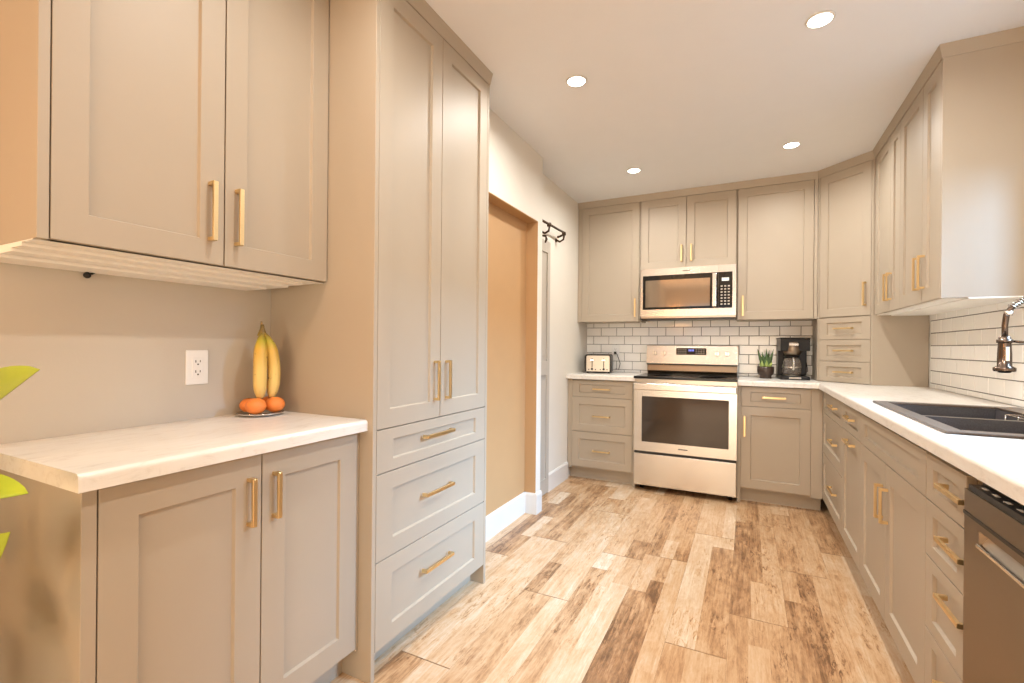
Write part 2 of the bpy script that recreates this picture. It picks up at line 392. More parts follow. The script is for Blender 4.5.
# ------------------------------------------------------------------ cabinet parts
def shaker(mb, x0, x1, z0, z1, rail=0.062, th=0.020, rec=0.010, railz=None):
    """front leaf of a cabinet: local x along the run, y=-th is the face"""
    rz = railz or rail; c = 0.003; yf = -th; yr = -th + rec
    o = [(x0, yf, z0), (x1, yf, z0), (x1, yf, z1), (x0, yf, z1)]
    i = [(x0 + rail, yf, z0 + rz), (x1 - rail, yf, z0 + rz), (x1 - rail, yf, z1 - rz), (x0 + rail, yf, z1 - rz)]
    p = [(x0 + rail + c, yr, z0 + rz + c), (x1 - rail - c, yr, z0 + rz + c), (x1 - rail - c, yr, z1 - rz - c), (x0 + rail + c, yr, z1 - rz - c)]
    b = [(x0, -.0005, z0), (x1, -.0005, z0), (x1, -.0005, z1), (x0, -.0005, z1)]
    fs = []
    for k in range(4):
        j = (k + 1) % 4
        fs += [(k, j, 4 + j, 4 + k), (4 + k, 4 + j, 8 + j, 8 + k), (k, 12 + k, 12 + j, j)]
    fs += [(8, 9, 10, 11), (15, 14, 13, 12)]
    mb.add(o + i + p + b, fs); return mb
def handle(parent, x, z, length, vertical, th=0.020, proj=0.028):
    m = MB(); h = length / 2; wd = 0.0063; y1 = -th - proj; yb = -th + .0002
    if vertical:
        m.box(x - wd, x + wd, y1, y1 + .008, z - h, z + h)
        m.box(x - wd, x + wd, y1 + .008, yb, z - h, z - h + .010).box(x - wd, x + wd, y1 + .008, yb, z + h - .010, z + h)
    else:
        m.box(x - h, x + h, y1, y1 + .008, z - wd, z + wd)
        m.box(x - h, x - h + .010, y1 + .008, yb, z - wd, z + wd).box(x + h - .010, x + h, y1 + .008, yb, z - wd, z + wd)
    return m.build('handle', gold, parent, 0.0008, 1)
G = 0.0018
def leaf(root, kind, x0, x1, z0, z1, hnd=None, rail=0.062, railz=None):
    o = shaker(MB(), x0 + G, x1 - G, z0 + G, z1 - G, rail, railz=railz).build(kind, cab, root, 0.0008, 1)
    if hnd: handle(o, *hnd)
    return o

# ------------------------------------------------------------------ tall pantry (faces +x): local x -> +Y, local y -> -X
PX = -1.134; F = 0.020
t = thing('pantry_cabinet', 'floor-to-ceiling greige pantry cabinet with two long doors over three drawers', 'cabinet', (PX - F, 1.2119, 0), PI / 2)
Wp = 1.9735 + .018 - 1.2119
Dp = 0.508
m = MB().box(.018, Wp - .018, .001, Dp, .1, 2.424); m.build('body', cab, t)
B(0, .018, -F, Dp, 0, 2.424).build('side_panel', cab, t, 0.0008, 1)
B(Wp - .018, Wp, -F, Dp, 0, 2.424).build('side_panel', cab, t, 0.0008, 1)
B(.018, Wp - .018, .055, .07, 0, .1).build('toe_kick', cab, t)
a, b_, mid = .018, Wp - .018, 1.60 - 1.2119
leaf(t, 'door', a, mid, .859, 2.424, (mid - .040, 1.012, .16, True), .066)
leaf(t, 'door', mid, b_, .859, 2.424, (mid + .040, 1.012, .16, True), .066)
hx = (a + b_) / 2 - .020
leaf(t, 'drawer', a, b_, .7047, .859, (hx, .796, .19, False), .085, .040)
leaf(t, 'drawer', a, b_, .4003, .7047, (hx, .568, .19, False), .085, .062)
leaf(t, 'drawer', a, b_, .093, .4003, (hx, .270, .19, False), .085, .062)

# ------------------------------------------------------------------ left base with two doors
t = thing('base_cabinet', 'greige two-door base cabinet under the short counter with bananas', 'cabinet', (-1.190 - F, .4535, 0), PI / 2)
Wb = 1.2119 - .4535; Db = 0.45; ztop = .8600
B(.026, Wb - .001, .001, Db, .1, ztop).build('body', cab, t)
B(0, .026, -F, Db, 0, ztop).build('side_panel', cab, t, 0.0008, 1)
B(.026, Wb - .001, .055, .07, 0, .1).build('toe_kick', cab, t)
a, b_, mid = .027, Wb - .014, .8455 - .4535
leaf(t, 'door', a, mid, .11, .853, (mid - .0375, .731, .128, True), .072, .075)
leaf(t, 'door', mid, b_, .11, .853, (mid + .0375, .731, .128, True), .072, .075)
B(b_ + G, Wb - .001, -F + .004, .0005, .1, .853).build('filler_strip', cab, t)

# ------------------------------------------------------------------ left wall cabinet
t = thing('wall_cabinet', 'greige two-door wall cabinet hanging over the short counter with bananas', 'cabinet', (-1.355 - F, .437, 0), PI / 2)
Wu = 1.2119 - .437; Du = 0.2875
B(.020, Wu - .001, .001, Du, 1.385, 2.424).build('body', cab, t)
B(0, .020, -F, Du, 1.3765, 2.424).build('side_panel', cab, t, 0.0008, 1)
a, b_, mid = .021, Wu - .002, .838 - .437
leaf(t, 'door', a, mid, 1.3775, 2.424, (mid - .0405, 1.525, .165, True), .066)
leaf(t, 'door', mid, b_, 1.3775, 2.424, (mid + .0355, 1.525, .165, True), .066)
m = MB().box(.0, Wu - .002, .0, Du, 1.374, 1.3765).box(.0, Wu - .045, .055, Du, 1.366, 1.374).box(.0, Wu - .060, .11, Du, 1.358, 1.366).box(.0, Wu - .10, .175, Du, 1.350, 1.358)
m.build('light_rail', inside, t, 0.0008, 1)
B(0, Wu - .002, -F - .003, Du, 2.4245, CEIL - .0005).build('crown_strip', cab, t, 0.0008, 1)
mm = MB().ball((.20, Du - .014, 1.341), .009, .009, .009, 14, 8).tube([(.20, Du - .012, 1.344), (.212, Du - .012, 1.347), (.218, Du - .008, 1.350)], .003, 6)
mm.build('cable_clip', blackp, t)

# crown on the pantry
m = MB()
m.add([(WL + .001, 1.2119, 2.4245), (PX + .003, 1.2119, 2.4245), (PX + .003, 1.9915, 2.4245), (WL + .001, 1.9915, 2.4245),
       (WL + .001, 1.2119, CEIL - .0005), (PX + .016, 1.2119, CEIL - .0005), (PX + .016, 1.995, CEIL - .0005), (WL + .001, 1.9915, CEIL - .0005)],
      [(0, 1, 2, 3), (7, 6, 5, 4), (0, 4, 5, 1), (1, 5, 6, 2), (2, 6, 7, 3), (3, 7, 4, 0)])
tag(m.build('crown_molding', cab, None, .0008, 1), 'short greige crown strip between the pantry cabinet and the ceiling', 'molding')

# ------------------------------------------------------------------ left counter
def nose(zt, zb, edge, sgn):   # profile of a laminate front: edge = outer coordinate, sgn = direction to the inside
    r = .012; pts = []
    for i in range(6):
        a = PI / 2 * i / 5
        pts.append((edge + sgn * (r - r * math.sin(a)), zt - r + r * math.cos(a)))
    return pts
m = MB()
zt, zb = .898, .8605
prof = nose(zt, zb, -1.156, -1) + [(-1.156, zb), (WL + .001, zb), (WL + .001, zt)]
m.prism(prof, 'y', .436, 1.2112)
tag(m.build('countertop', ctop), 'short white veined countertop with bananas, outlet above it', 'countertop')

# ------------------------------------------------------------------ back run base
t = thing('base_cabinet', 'greige three-drawer base cabinet left of the range, toaster above it', 'cabinet', (-1.4095, 3.910 + F, 0), 0)
Db = WB - 3.93 - .002
B(.001, .5895, .001, Db, .1, .8755).build('body', cab, t)
B(.001, .039, -F + .003, .0005, .1, .8755).build('filler_strip', cab, t)
B(.5672, .5895, -F, Db, 0, .8755).build('side_panel', cab, t, .0008, 1)
B(.001, .567, .055, .07, 0, .1).build('toe_kick', cab, t)
a, b_ = .0395, .5665; hx = -1.105 + 1.4095
leaf(t, 'drawer', a, b_, .72, .866, (hx, .793, .15, False), .062, .036)
leaf(t, 'drawer', a, b_, .42, .72, (hx, .560, .15, False), .062)
leaf(t, 'drawer', a, b_, .114, .42, (hx, .263, .15, False), .062)

t = thing('base_cabinet', 'greige corner base cabinet right of the range with one drawer over one door', 'cabinet', (-.063, 3.910 + F, 0), 0)
B(.0225, .538, .001, Db, .1, .8755).build('body', cab, t)
B(.0, .0223, -F, Db, 0, .8755).build('side_panel', cab, t, .0008, 1)
B(.469, .538, -F + .003, .0005, .1, .8755).build('filler_strip', cab, t)
B(.0225, .538, .055, .07, 0, .1).build('toe_kick', cab, t)
a, b_ = .0228, .469
leaf(t, 'drawer', a, b_, .722, .868, (.238, .794, .15, False), .062, .036)
leaf(t, 'door', a, b_, .114, .722, (.048, .573, .15, True), .064)

# ------------------------------------------------------------------ right run bases: local x -> -Y, local y -> +X
RXF = .4758
def rbase(name, label, y_far, y_near, group=None, shell=False):
    t = thing(name, label, 'cabinet', (RXF + F, y_far, 0), -PI / 2, group)
    w_ = y_far - y_near; d_ = WR - RXF - F - .002
    if shell: MB().box(.0006, .018, .001, d_, .1, .846).box(.0006, .018, .04, d_, .846, .8755).box(w_ - .018, w_ - .0006, .001, d_, .1, .846).box(w_ - .018, w_ - .0006, .04, d_, .846, .8755).box(.018, w_ - .018, .001, d_, .1, .118).box(.018, w_ - .018, d_ - .012, d_, .118, .8755).box(.018, w_ - .018, .001, .018, .118, .846).build('body', cab, t)
    else: MB().box(.0006, w_ - .0006, .001, d_, .1, .846).box(.0006, w_ - .0006, .040, d_, .846, .8755).build('body', cab, t)
    B(.0006, w_ - .0006, .055, .07, 0, .1).build('toe_kick', cab, t)
    return t, w_
t, w_ = rbase('base_cabinet', 'greige base cabinet of three wide drawers at the inner corner of the sink run', 3.9065, 3.160)
hx = 3.9065 - 3.42
leaf(t, 'drawer', 0, w_, .715, .858, (hx, .800, .19, False), .066, .036)
leaf(t, 'drawer', 0, w_, .438, .715, (hx, .585, .19, False), .066)
leaf(t, 'drawer', 0, w_, .112, .438, (hx, .292, .19, False), .066)
t, w_ = rbase('base_cabinet', 'greige base cabinet with one drawer over one narrow door, beside the sink cabinet', 3.160, 2.682)
leaf(t, 'drawer', 0, w_, .720, .856, (.25, .800, .17, False), .066, .036)
leaf(t, 'door', 0, w_, .112, .720, (.25, .676, .19, False), .066)
t, w_ = rbase('sink_cabinet', 'greige sink cabinet with a plain false drawer front over two doors', 2.682, 1.7925, shell=True)
mid = 2.682 - 2.247
leaf(t, 'drawer_front', 0, w_, .717, .854, None, .066, .036)
leaf(t, 'door', 0, mid, .112, .717, (mid - .038, .562, .132, True), .066)
leaf(t, 'door', mid, w_, .112, .717, (mid + .038, .564, .132, True), .066)
t, w_ = rbase('base_cabinet', 'narrow greige base cabinet of four stacked drawers beside the dishwasher', 1.7925, 1.5055)
hx = 1.7925 - 1.548
for z0, z1, hz in ((.717, .851, .793), (.554, .717, .652), (.342, .554, .500), (.112, .342, .268)):
    leaf(t, 'drawer', 0, w_, z0, z1, (hx, hz, .158, False), .055, .036)

# ------------------------------------------------------------------ corner countertop (L) with the sink cut-out
CZ, CB = .914, .876
FY, FX, CN = 3.879, .4458, .60        # front edges, near end of the run
sx0, sx1, sy0, sy1 = .535, .965, 1.785, 2.61   # cut-out
m = MB(); r = .010
m.box(-.0625, FX + r, FY + r, WB - .012, CB, CZ)
m.box(FX + r, WR - .012, sy1, WB - .012, CB, CZ).box(FX + r, sx0, sy0, sy1, CB, CZ).box(sx1, WR - .012, sy0, sy1, CB, CZ).box(FX + r, WR - .012, CN, sy0, CB, CZ)
prof = [(0, CB), ] + [(r * (1 - math.cos(a)), CZ - r + r * math.sin(a)) for a in [PI / 2 * i / 5 for i in range(6)]] + [(r, CB)]
# nosing swept along the back leg then the right leg with a mitre
path = [((-.0625, FY), (0, 1)), ((FX, FY), (1, 1)), ((FX, CN), (1, 0))]
vs = []; n = len(prof)
for (px, py), (dx, dy) in path:
    for u, z in prof: vs.append((px + dx * u, py + dy * u, z))
fs = [(i * n + k, i * n + (k + 1) % n, (i + 1) * n + (k + 1) % n, (i + 1) * n + k) for i in range(2) for k in range(n)] + [tuple(range(n)), tuple(range(3 * n - 1, 2 * n - 1, -1))]
m.add(vs, fs)
tag(m.build('countertop', ctop), 'long L-shaped white countertop holding the sink, coffee maker and succulent', 'countertop')
m = MB(); m.box(-1.4105, -.8205, FY + r, WB - .012, CB, CZ)
vs = []
for x in (-1.4105, -.8205):
    for u, z in prof: vs.append((x, FY + u, z))
m.add(vs, [(k, (k + 1) % n, n + (k + 1) % n, n + k) for k in range(n)] + [tuple(range(n)), tuple(range(2 * n - 1, n - 1, -1))])
tag(m.build('countertop', ctop), 'small white countertop under the toaster, left of the range', 'countertop')

# ------------------------------------------------------------------ tiled backsplashes
def tiles(u0, u1, z0, z1, zref, uref, pitch=.1505, ph=.0795, gap=.0045):
    out = []; k = math.floor((z0 - zref) / ph)
    while zref + k * ph < z1:
        a, b_ = max(z0, zref + k * ph + gap / 2), min(z1, zref + (k + 1) * ph - gap / 2)
        off = uref + (pitch / 2 if k % 2 else 0)
        j = math.floor((u0 - off) / pitch)
        while off + j * pitch < u1:
            c, d_ = max(u0, off + j * pitch + gap / 2), min(u1, off + (j + 1) * pitch - gap / 2)
            if d_ - c > .006 and b_ - a > .006: out.append((c, d_, a, b_))
            j += 1
        k += 1
    return out
def tile_panel(name, label, rects, to3, slab):
    g = slab.build(name, grout); tag(g, label, 'backsplash')
    m = MB(); b = .0022
    for c, d_, a, e in rects:
        q = [to3(c, a, 0), to3(d_, a, 0), to3(d_, e, 0), to3(c, e, 0), to3(c, a, .005), to3(d_, a, .005), to3(d_, e, .005), to3(c, e, .005),
             to3(c + b, a + b, .0068), to3(d_ - b, a + b, .0068), to3(d_ - b, e - b, .0068), to3(c + b, e - b, .0068)]
        m.add(q, [(0, 1, 5, 4), (1, 2, 6, 5), (2, 3, 7, 6), (3, 0, 4, 7), (4, 5, 9, 8), (5, 6, 10, 9), (6, 7, 11, 10), (7, 4, 8, 11), (8, 9, 10, 11)])
    m.build('tiles', tile, g)
    return g
yb = WB - .0045
tile_panel('tile_backsplash', 'white subway tile wall with grey grout behind the range', tiles(WD + .001, .49, CZ + .001, 1.395, .9405, -1.268),
           lambda u, z, h: (u, yb - h, z), B(WD + .001, .62, yb, WB - .0003, CZ + .0005, 1.395))
xr = WR - .0045
tile_panel('tile_backsplash', 'white subway tile wall with grey grout behind the sink and faucet', tiles(.60, 3.874, CZ + .001, 1.3765, .944, 3.519, .156, .0787),
           lambda u, z, h: (xr - h, u, z), B(xr, WR - .0003, .60, 3.874, CZ + .0005, 1.3765))

# ------------------------------------------------------------------ upper cabinets, back wall
UY = 4.157; UZ0, UZ1 = 1.3795, 2.424
Du = WB - UY - F - .002
def upper(name, label, x0, x1, z0, leaves, extra=None, d_=Du):
    t = thing(name, label, 'cabinet', (x0, UY + F, 0), 0)
    B(.0006, x1 - x0 - .0006, .001, d_, z0, UZ1).build('body', cab, t)
    for (a, b_, hnd) in leaves: leaf(t, 'door', a - x0, b_ - x0, z0, UZ1, hnd and (hnd[0] - x0,) + hnd[1:], .062)
    return t
t = upper('wall_cabinet', 'greige single-door wall cabinet above the toaster, in the far corner', -1.4105, -.8445, UZ0, [(-1.370, -.850, (-.882, 1.500, .16, True))])
B(.0006, .040, -F + .002, .0005, UZ0, UZ1).build('filler_strip', cab, t)
upper('wall_cabinet', 'short greige two-door wall cabinet directly above the microwave', -.8440, -.0815, 1.822, [(-.838, -.465, (-.500, 1.945, .14, True)), (-.465, -.0865, (-.424, 1.945, .14, True))])
t = upper('wall_cabinet', 'greige single-door wall cabinet right of the microwave, above the coffee maker', -.0810, .4645, UZ0, [(-.074, .440, (-.036, 1.490, .16, True))])
B(.521 + .0015, .5448, -F, .0005, UZ0, UZ1).build('filler_strip', cab, t)

# ------------------------------------------------------------------ corner cabinet with a diagonal door, standing on the counter
A, C_ = Vector((.4655, 4.145)), Vector((.7443, 3.877))
ang = math.atan2(C_.y - A.y, C_.x - A.x); wd = (C_ - A).length
nrm = Vector((-math.sin(ang), math.cos(ang)))           # into the corner
t = thing('corner_cabinet', 'greige corner cabinet set diagonally, one door over three small drawers on the counter', 'cabinet', (A.x, A.y, CZ + .0005), ang)
def loc2(x, y):
    v = Vector((x, y)) - A; return (v.x * math.cos(ang) + v.y * math.sin(ang), -v.x * math.sin(ang) + v.y * math.cos(ang))
# carcass: five-sided, from the diagonal back to both walls (face pulled in behind the doors)
q0 = loc2(*(A + nrm * F)); q1 = loc2(*(C_ + nrm * F))
poly = [(.001, F), (wd - .001, F), loc2(C_.x, C_.y), loc2(WR - .0125, C_.y), loc2(WR - .0125, WB - .0125), loc2(A.x + .0005, WB - .0125), loc2(A.x + .0005, A.y)]
poly = [loc2(A.x + .0005, A.y + .001), (.011, .0005), (.011, F), (wd - .010, F), (wd - .010, .0005), loc2(C_.x, C_.y), loc2(WR - .0125, C_.y), loc2(WR - .0125, WB - .0125), loc2(A.x + .0005, WB - .0125)]
m = MB().prism(poly, 'z', 0, UZ1 - CZ - .0006); m.build('body', cab, t)
zz = lambda z: z - CZ - .0005
def dleaf(kind, z0, z1, hnd, railz=None):
    o = shaker(MB(), .0135, wd - .0125, zz(z0) + G, zz(z1) - G, .058, railz=railz)
    o.v = [(x, y + F, z) for x, y, z in o.v]
    o = o.build(kind, cab, t, .0008, 1)
    h = handle(o, *hnd); h.location = (0, F, 0)
dleaf('door', 1.383, UZ1, (wd - .047, zz(1.530), .16, True))
for z0, z1 in ((1.2205, 1.380), (1.0655, 1.2205), (.9165, 1.0655)):
    dleaf('drawer', z0, z1, (wd / 2 + .005, zz((z0 + z1) / 2), .13, False), .036)

# ------------------------------------------------------------------ upper cabinets, right wall
UX = .7496
def rupper(label, y_far, y_near):
    t = thing('wall_cabinet', label, 'cabinet', (UX + F, y_far, 0), -PI / 2)
    w_ = y_far - y_near; d_ = WR - UX - F - .009
    B(.0006, w_ - .0006, .001, d_, 1.386, UZ1).build('body', cab, t)
    m = MB().box(.0006, w_ - .0006, .0, d_, 1.3795, 1.386).box(.02, w_ - .0006, .07, d_, 1.3735, 1.3795)
    m.build('underside', inside, t)
    return t, w_
t, w_ = rupper('greige two-door wall cabinet beside the corner cabinet, before the sink', 3.8765, 3.283)
s1 = 3.8765 - 3.486
leaf(t, 'door', .03, s1, 1.381, UZ1, (s1 - .030, 1.525, .16, True), .062)
leaf(t, 'door', s1, w_, 1.381, UZ1, (s1 + .038, 1.525, .16, True), .062)
t, w_ = rupper('greige two-door wall cabinet nearest the window, end panel bare', 3.283, 2.6566)
s1 = 3.283 - 2.912
leaf(t, 'door', 0, s1, 1.381, UZ1, (s1 - .036, 1.525, .16, True), .062)
leaf(t, 'door', s1, w_ - .018, 1.381, UZ1, (s1 + .036, 1.525, .16, True), .062)
B(w_ - .018, w_, -F, WR - UX - F - .001, 1.3795, UZ1).build('side_panel', cab, t, .0008, 1)

# crown along the back, the diagonal and the right run
cr = .004
po = [(-1.4115, UY - cr), (.4655 - .004, UY - cr), (UX - cr, 3.877 - .008), (UX - cr, 2.6566 - .001), (WR - .001, 2.6566 - .001), (WR - .001, WB - .001), (-1.4115, WB - .001)]
fl = .012
pt_ = [(-1.4115, UY - cr - fl), (.4655 - .004 - fl * .41, UY - cr - fl), (UX - cr - fl, 3.877 - .008 - fl * .41), (UX - cr - fl, 2.6566 - .001 - fl), (WR - .001, 2.6566 - .001 - fl), (WR - .001, WB - .001), (-1.4115, WB - .001)]
m = MB(); n = len(po)
m.add([(x, y, UZ1 + .0005) for x, y in po] + [(x, y, CEIL - .0005) for x, y in pt_], [tuple(range(n)), tuple(range(2 * n - 1, n - 1, -1))] + [(i, i + n, (i + 1) % n + n, (i + 1) % n) for i in range(n)])
tag(m.build('crown_molding', cab, None, .0008, 1), 'long greige crown strip bending along the ceiling over the far and sink wall cabinets', 'molding')

# ------------------------------------------------------------------ range
t = thing('range', 'stainless freestanding electric range with black glass cooktop between the base cabinets', 'range', (-.4415, 0, 0))
hw = .378; fy = 3.845
B(-hw, hw, fy + .045, WB - .03, .045, .905).build('body', steeld, t, .002)
for sx in (-.33, .33):
    for sy in (fy + .1, WB - .1):
        MB().lathe([(.018, 0), (.018, .046)], (sx, sy, 0), 12).build('foot', blackp, t)
dr = MB().box(-hw + .002, hw - .002, fy, fy + .045, .047, .302).build('drawer', steel, t, .004)
dm = MB()   # oven door: frame with a window opening
wx0, wx1, wz0_, wz1_ = -.315, .322, .398, .762
dm.box(-hw + .002, wx0, fy, fy + .045, .322, .812).box(wx1, hw - .002, fy, fy + .045, .322, .812).box(wx0, wx1, fy, fy + .045, .322, wz0_).box(wx0, wx1, fy, fy + .045, wz1_, .812)
door = dm.build('oven_door', steel, t)
B(wx0, wx1, fy + .003, fy + .03, wz0_, wz1_).build('window', oveng, door, .001)
hm = MB().box(-hw + .004, hw - .004, fy - .045, fy - .020, .815, .868)
hm.build('handle', steel, door, .006, 3)
for u in (-hw + .012, hw - .045): B(u, u + .033, fy - .020, fy + .02, .822, .850).build('handle_bracket', steeld, door, .003)
MB().box(-.035, .035, fy - .0012, fy + .001, .357, .366).build('badge', badgem, door)
B(-hw + .004, hw - .004, fy + .012, fy + .045, .303, .321).build('gap', darkm, t)
B(-hw + .004, hw - .004, fy + .010, fy + .046, .815, .900).build('front_panel', steeld, t)
ck = MB().box(-hw - .001, hw + .001, fy - .012, WB - .13, .904, .922).build('cooktop', cookg, t, .004)
MB().box(-hw - .0015, hw + .0015, fy - .016, fy - .006, .903, .923).build('cooktop_trim', cookg, t, .003)
for cx, cy, rr in ((-.2, fy + .16, .10), (.2, fy + .15, .115), (-.2, fy + .38, .075), (.2, fy + .38, .085)):
    MB().lathe([(rr, 0), (rr, .0006), (rr - .004, .0006), (rr - .004, 0)], (cx, cy, .9221), 36).build('burner_ring', burner, ck)
# backguard: lower mirrored band, upper sloped control panel
yg = WB - .13
bg = MB().prism([(yg + .02, .918), (yg + .005, .95), (yg + .012, 1.01), (WB - .012, 1.01), (WB - .012, .918)], 'x', -hw + .012, hw - .012).build('backguard', steelk, t, .002)
cp = MB().prism([(yg - .012, 1.010), (yg + .012, 1.172), (yg + .03, 1.178), (WB - .012, 1.178), (WB - .012, 1.010)], 'x', -hw + .004, hw - .002).build('control_panel', steel, t, .003)
B(-hw + .01, hw - .01, yg - .014, yg + .03, 1.0, 1.0095).build('panel_lip', blackp, bg)
def cpy(z): return yg - .012 + .024 * (z - 1.010) / .162
for kx, in ((-.300,), (-.222,), (.212,), (.290,)):
    z = 1.105; y = cpy(z)
    k = MB().lathe([(.021, 0), (.020, -.012), (.018, -.016)], (kx, y - .0006, z), 20, 'y').build('knob', steel, t)
    MB().box(kx - .004, kx + .004, y - .030, y - .016, z - .019, z + .019).build('grip', steeld, k, .001)
z0, z1 = 1.092, 1.150
y0, y1 = cpy(z0), cpy(z1)
dp = MB().add([(-.118, y0 - .0015, z0), (.128, y0 - .0015, z0), (.128, y1 - .0015, z1), (-.118, y1 - .0015, z1), (-.118, y0 + .002, z0), (.128, y0 + .002, z0), (.128, y1 + .002, z1), (-.118, y1 + .002, z1)],
              [(0, 1, 2, 3), (4, 7, 6, 5), (0, 4, 5, 1), (1, 5, 6, 2), (2, 6, 7, 3), (3, 7, 4, 0)]).build('display', blackg, t)
for i, dx in enumerate((-.016, -.005, .008, .019)):
    B(dx, dx + .0075, cpy(1.130) - .0028, cpy(1.130) - .0010, 1.122, 1.140).build('clock_digit', blue_led, dp)
for i in range(4):
    for zz_ in (1.102, 1.118, 1.134):
        for s0 in (-.105, .042): B(s0 + i * .020, s0 + i * .020 + .010, cpy(zz_) - .0026, cpy(zz_) - .0008, zz_, zz_ + .005).build('key', keym, dp)

# ------------------------------------------------------------------ microwave
t = thing('microwave', 'stainless over-the-range microwave with black glass door, under the short cabinet', 'microwave', (-.4545, 0, 0))
hw = .3715; my = 4.098
B(-hw, hw, my + .03, WB - .012, 1.400, 1.8205).build('body', steeld, t, .002)
dm = MB(); sx = .242
gx0_, gx1_, gz0_, gz1_ = -hw + .020, hw - .027, 1.474, 1.762
dm.box(-hw, gx0_, my, my + .03, 1.416, 1.820).box(gx0_, sx, my, my + .03, 1.416, gz0_).box(gx0_, sx, my, my + .03, gz1_, 1.820)
door = dm.build('door', steel, t)
win = B(gx0_, sx, my + .002, my + .028, gz0_, gz1_).build('window', blackg, door, .001)
B(gx0_ + .022, sx - .062, my + .0012, my + .004, gz0_ + .020, gz1_ - .040).build('viewing_panel', mirg, win)
B(sx - .044, sx - .012, my - .034, my - .022, gz0_ + .010, gz1_ - .008).build('handle', steel, door, .004, 3)
for u in (gz0_ + .02, gz1_ - .045): B(sx - .036, sx - .020, my - .024, my + .003, u, u + .025).build('handle_post', steeld, door)
MB().box(-.03, .03, my - .001, my + .001, 1.787, 1.794).build('badge', badgem, door)
dm = MB().box(gx1_, hw, my, my + .03, 1.416, 1.820).box(sx + .0015, gx1_, my, my + .03, 1.416, gz0_).box(sx + .0015, gx1_, my, my + .03, gz1_, 1.820)
cpn = dm.build('control_frame', steel, t)
kp = B(sx + .0015, gx1_, my + .002, my + .028, gz0_, gz1_).build('keypad', blackg, t, .001)
cx = (sx + gx1_) / 2
B(cx - .026, cx + .026, my - .0002, my + .0025, 1.690, 1.716).build('display', white_led, kp)
for i in range(7):
    for j in range(3): B(cx - .034 + j * .026, cx - .034 + j * .026 + .014, my + .0002, my + .0025, 1.500 + i * .024, 1.500 + i * .024 + .010).build('key', keym, kp)
B(-hw + .004, hw - .002, my + .012, my + .20, 1.388, 1.3995).build('vent_grille', blackp, t)
B(-hw + .06, -hw + .012, my + .02, my + .10, 1.380, 1.3885).build('vent_latch', blackp, t)

# ------------------------------------------------------------------ dishwasher
t = thing('dishwasher', 'dark stainless dishwasher with a pocket handle beside the narrow drawers', 'dishwasher', (.440, 1.405, 0), -PI / 2)
ww = .598
B(.002, ww, .03, .56, .10, .862).build('body', blackp, t)
fm = MB()
px0, px1, pz0, pz1 = .075, ww - .075, .740, .772
fm.box(0, ww, 0, .028, .11, pz0).box(0, px0, 0, .028, pz0, pz1).box(px1, ww, 0, .028, pz0, pz1).box(0, ww, 0, .028, pz1, .844)
dd = fm.build('door', steelk, t)
pk = MB().prism([(.002, pz0 + .0002), (.0279, pz0 + .0002), (.0279, pz1 - .0002), (.024, pz1 - .0002)], 'x', px0 + .0002, px1 - .0002)
pk.build('pocket_back', steelb, dd)
MB().box(px0 - .004, px1 + .004, -.004, .012, pz0 - .004, pz0 + .004).build('pocket_lip', chrome, dd, .002)
B(0, ww, -.002, .0, .788, .795).build('control_strip', blackp, dd)
B(.01, ww - .01, .004, .05, .8445, .856).build('control_panel', blackp, dd)
for i in range(6): B(.04 + i * .05, .06 + i * .05, .014, .022, .8555, .8566).build('key', keym, dd)
B(.01, ww - .01, .06, .08, 0, .10).build('toe_kick', blackp, t)

# ------------------------------------------------------------------ sink
SX0, SX1, SY0, SY1 = .508, .988, 1.757, 2.632
zr = CZ + .009; zs = CZ + .0006
divy0, divy1 = 2.185, 2.215
bowls = [(.553, .905, divy1, 2.587, .19), (.553, .905, 1.802, divy0, .19)]
t = thing('sink', 'black granite composite double-bowl drop-in sink in the white countertop', 'sink', (0, 0, 0))
m = MB()
bx0, bx1 = bowls[0][0], bowls[0][1]
for x0, x1, y0, y1, top in ((SX0, bx0, SY0, SY1, zr), (bx1, SX1, SY0, SY1, zr), (bx0, bx1, SY0, bowls[1][2], zr), (bx0, bx1, bowls[0][3], SY1, zr), (bx0, bx1, divy0, divy1, zr - .014)):
    m.box(x0, x1, y0, y1, zs, top)
m.build('rim', granite_lit, t, .003)
for x0, x1, y0, y1, dp_ in bowls:
    zb_ = zs - dp_; k = .012
    top = [(x0, y0, zs), (x1, y0, zs), (x1, y1, zs), (x0, y1, zs)]
    bot = [(x0 + k, y0 + k, zb_), (x1 - k, y0 + k, zb_), (x1 - k, y1 - k, zb_), (x0 + k, y1 - k, zb_)]
    o_ = [(x0 - .004, y0 - .004, zs), (x1 + .004, y0 - .004, zs), (x1 + .004, y1 + .004, zs), (x0 - .004, y1 + .004, zs)]
    ob = [(x, y, zb_ - .004) for x, y, z in o_]
    mb = MB().add(top + bot + o_ + ob, [(i, (i + 1) % 4, 4 + (i + 1) % 4, 4 + i) for i in range(4)] + [(4, 5, 6, 7)] + [(8 + i, 12 + i, 12 + (i + 1) % 4, 8 + (i + 1) % 4) for i in range(4)] + [(15, 14, 13, 12)] + [(i, 8 + i, 8 + (i + 1) % 4, (i + 1) % 4) for i in range(4)])
    bo = mb.build('bowl', granite, t)
    MB().lathe([(.042, 0), (.042, .003), (.030, .003), (.028, .001), (.0001, .001)], ((x0 + x1) / 2, (y0 + y1) / 2, zb_ + .0002), 24).build('drain', chrome, bo)
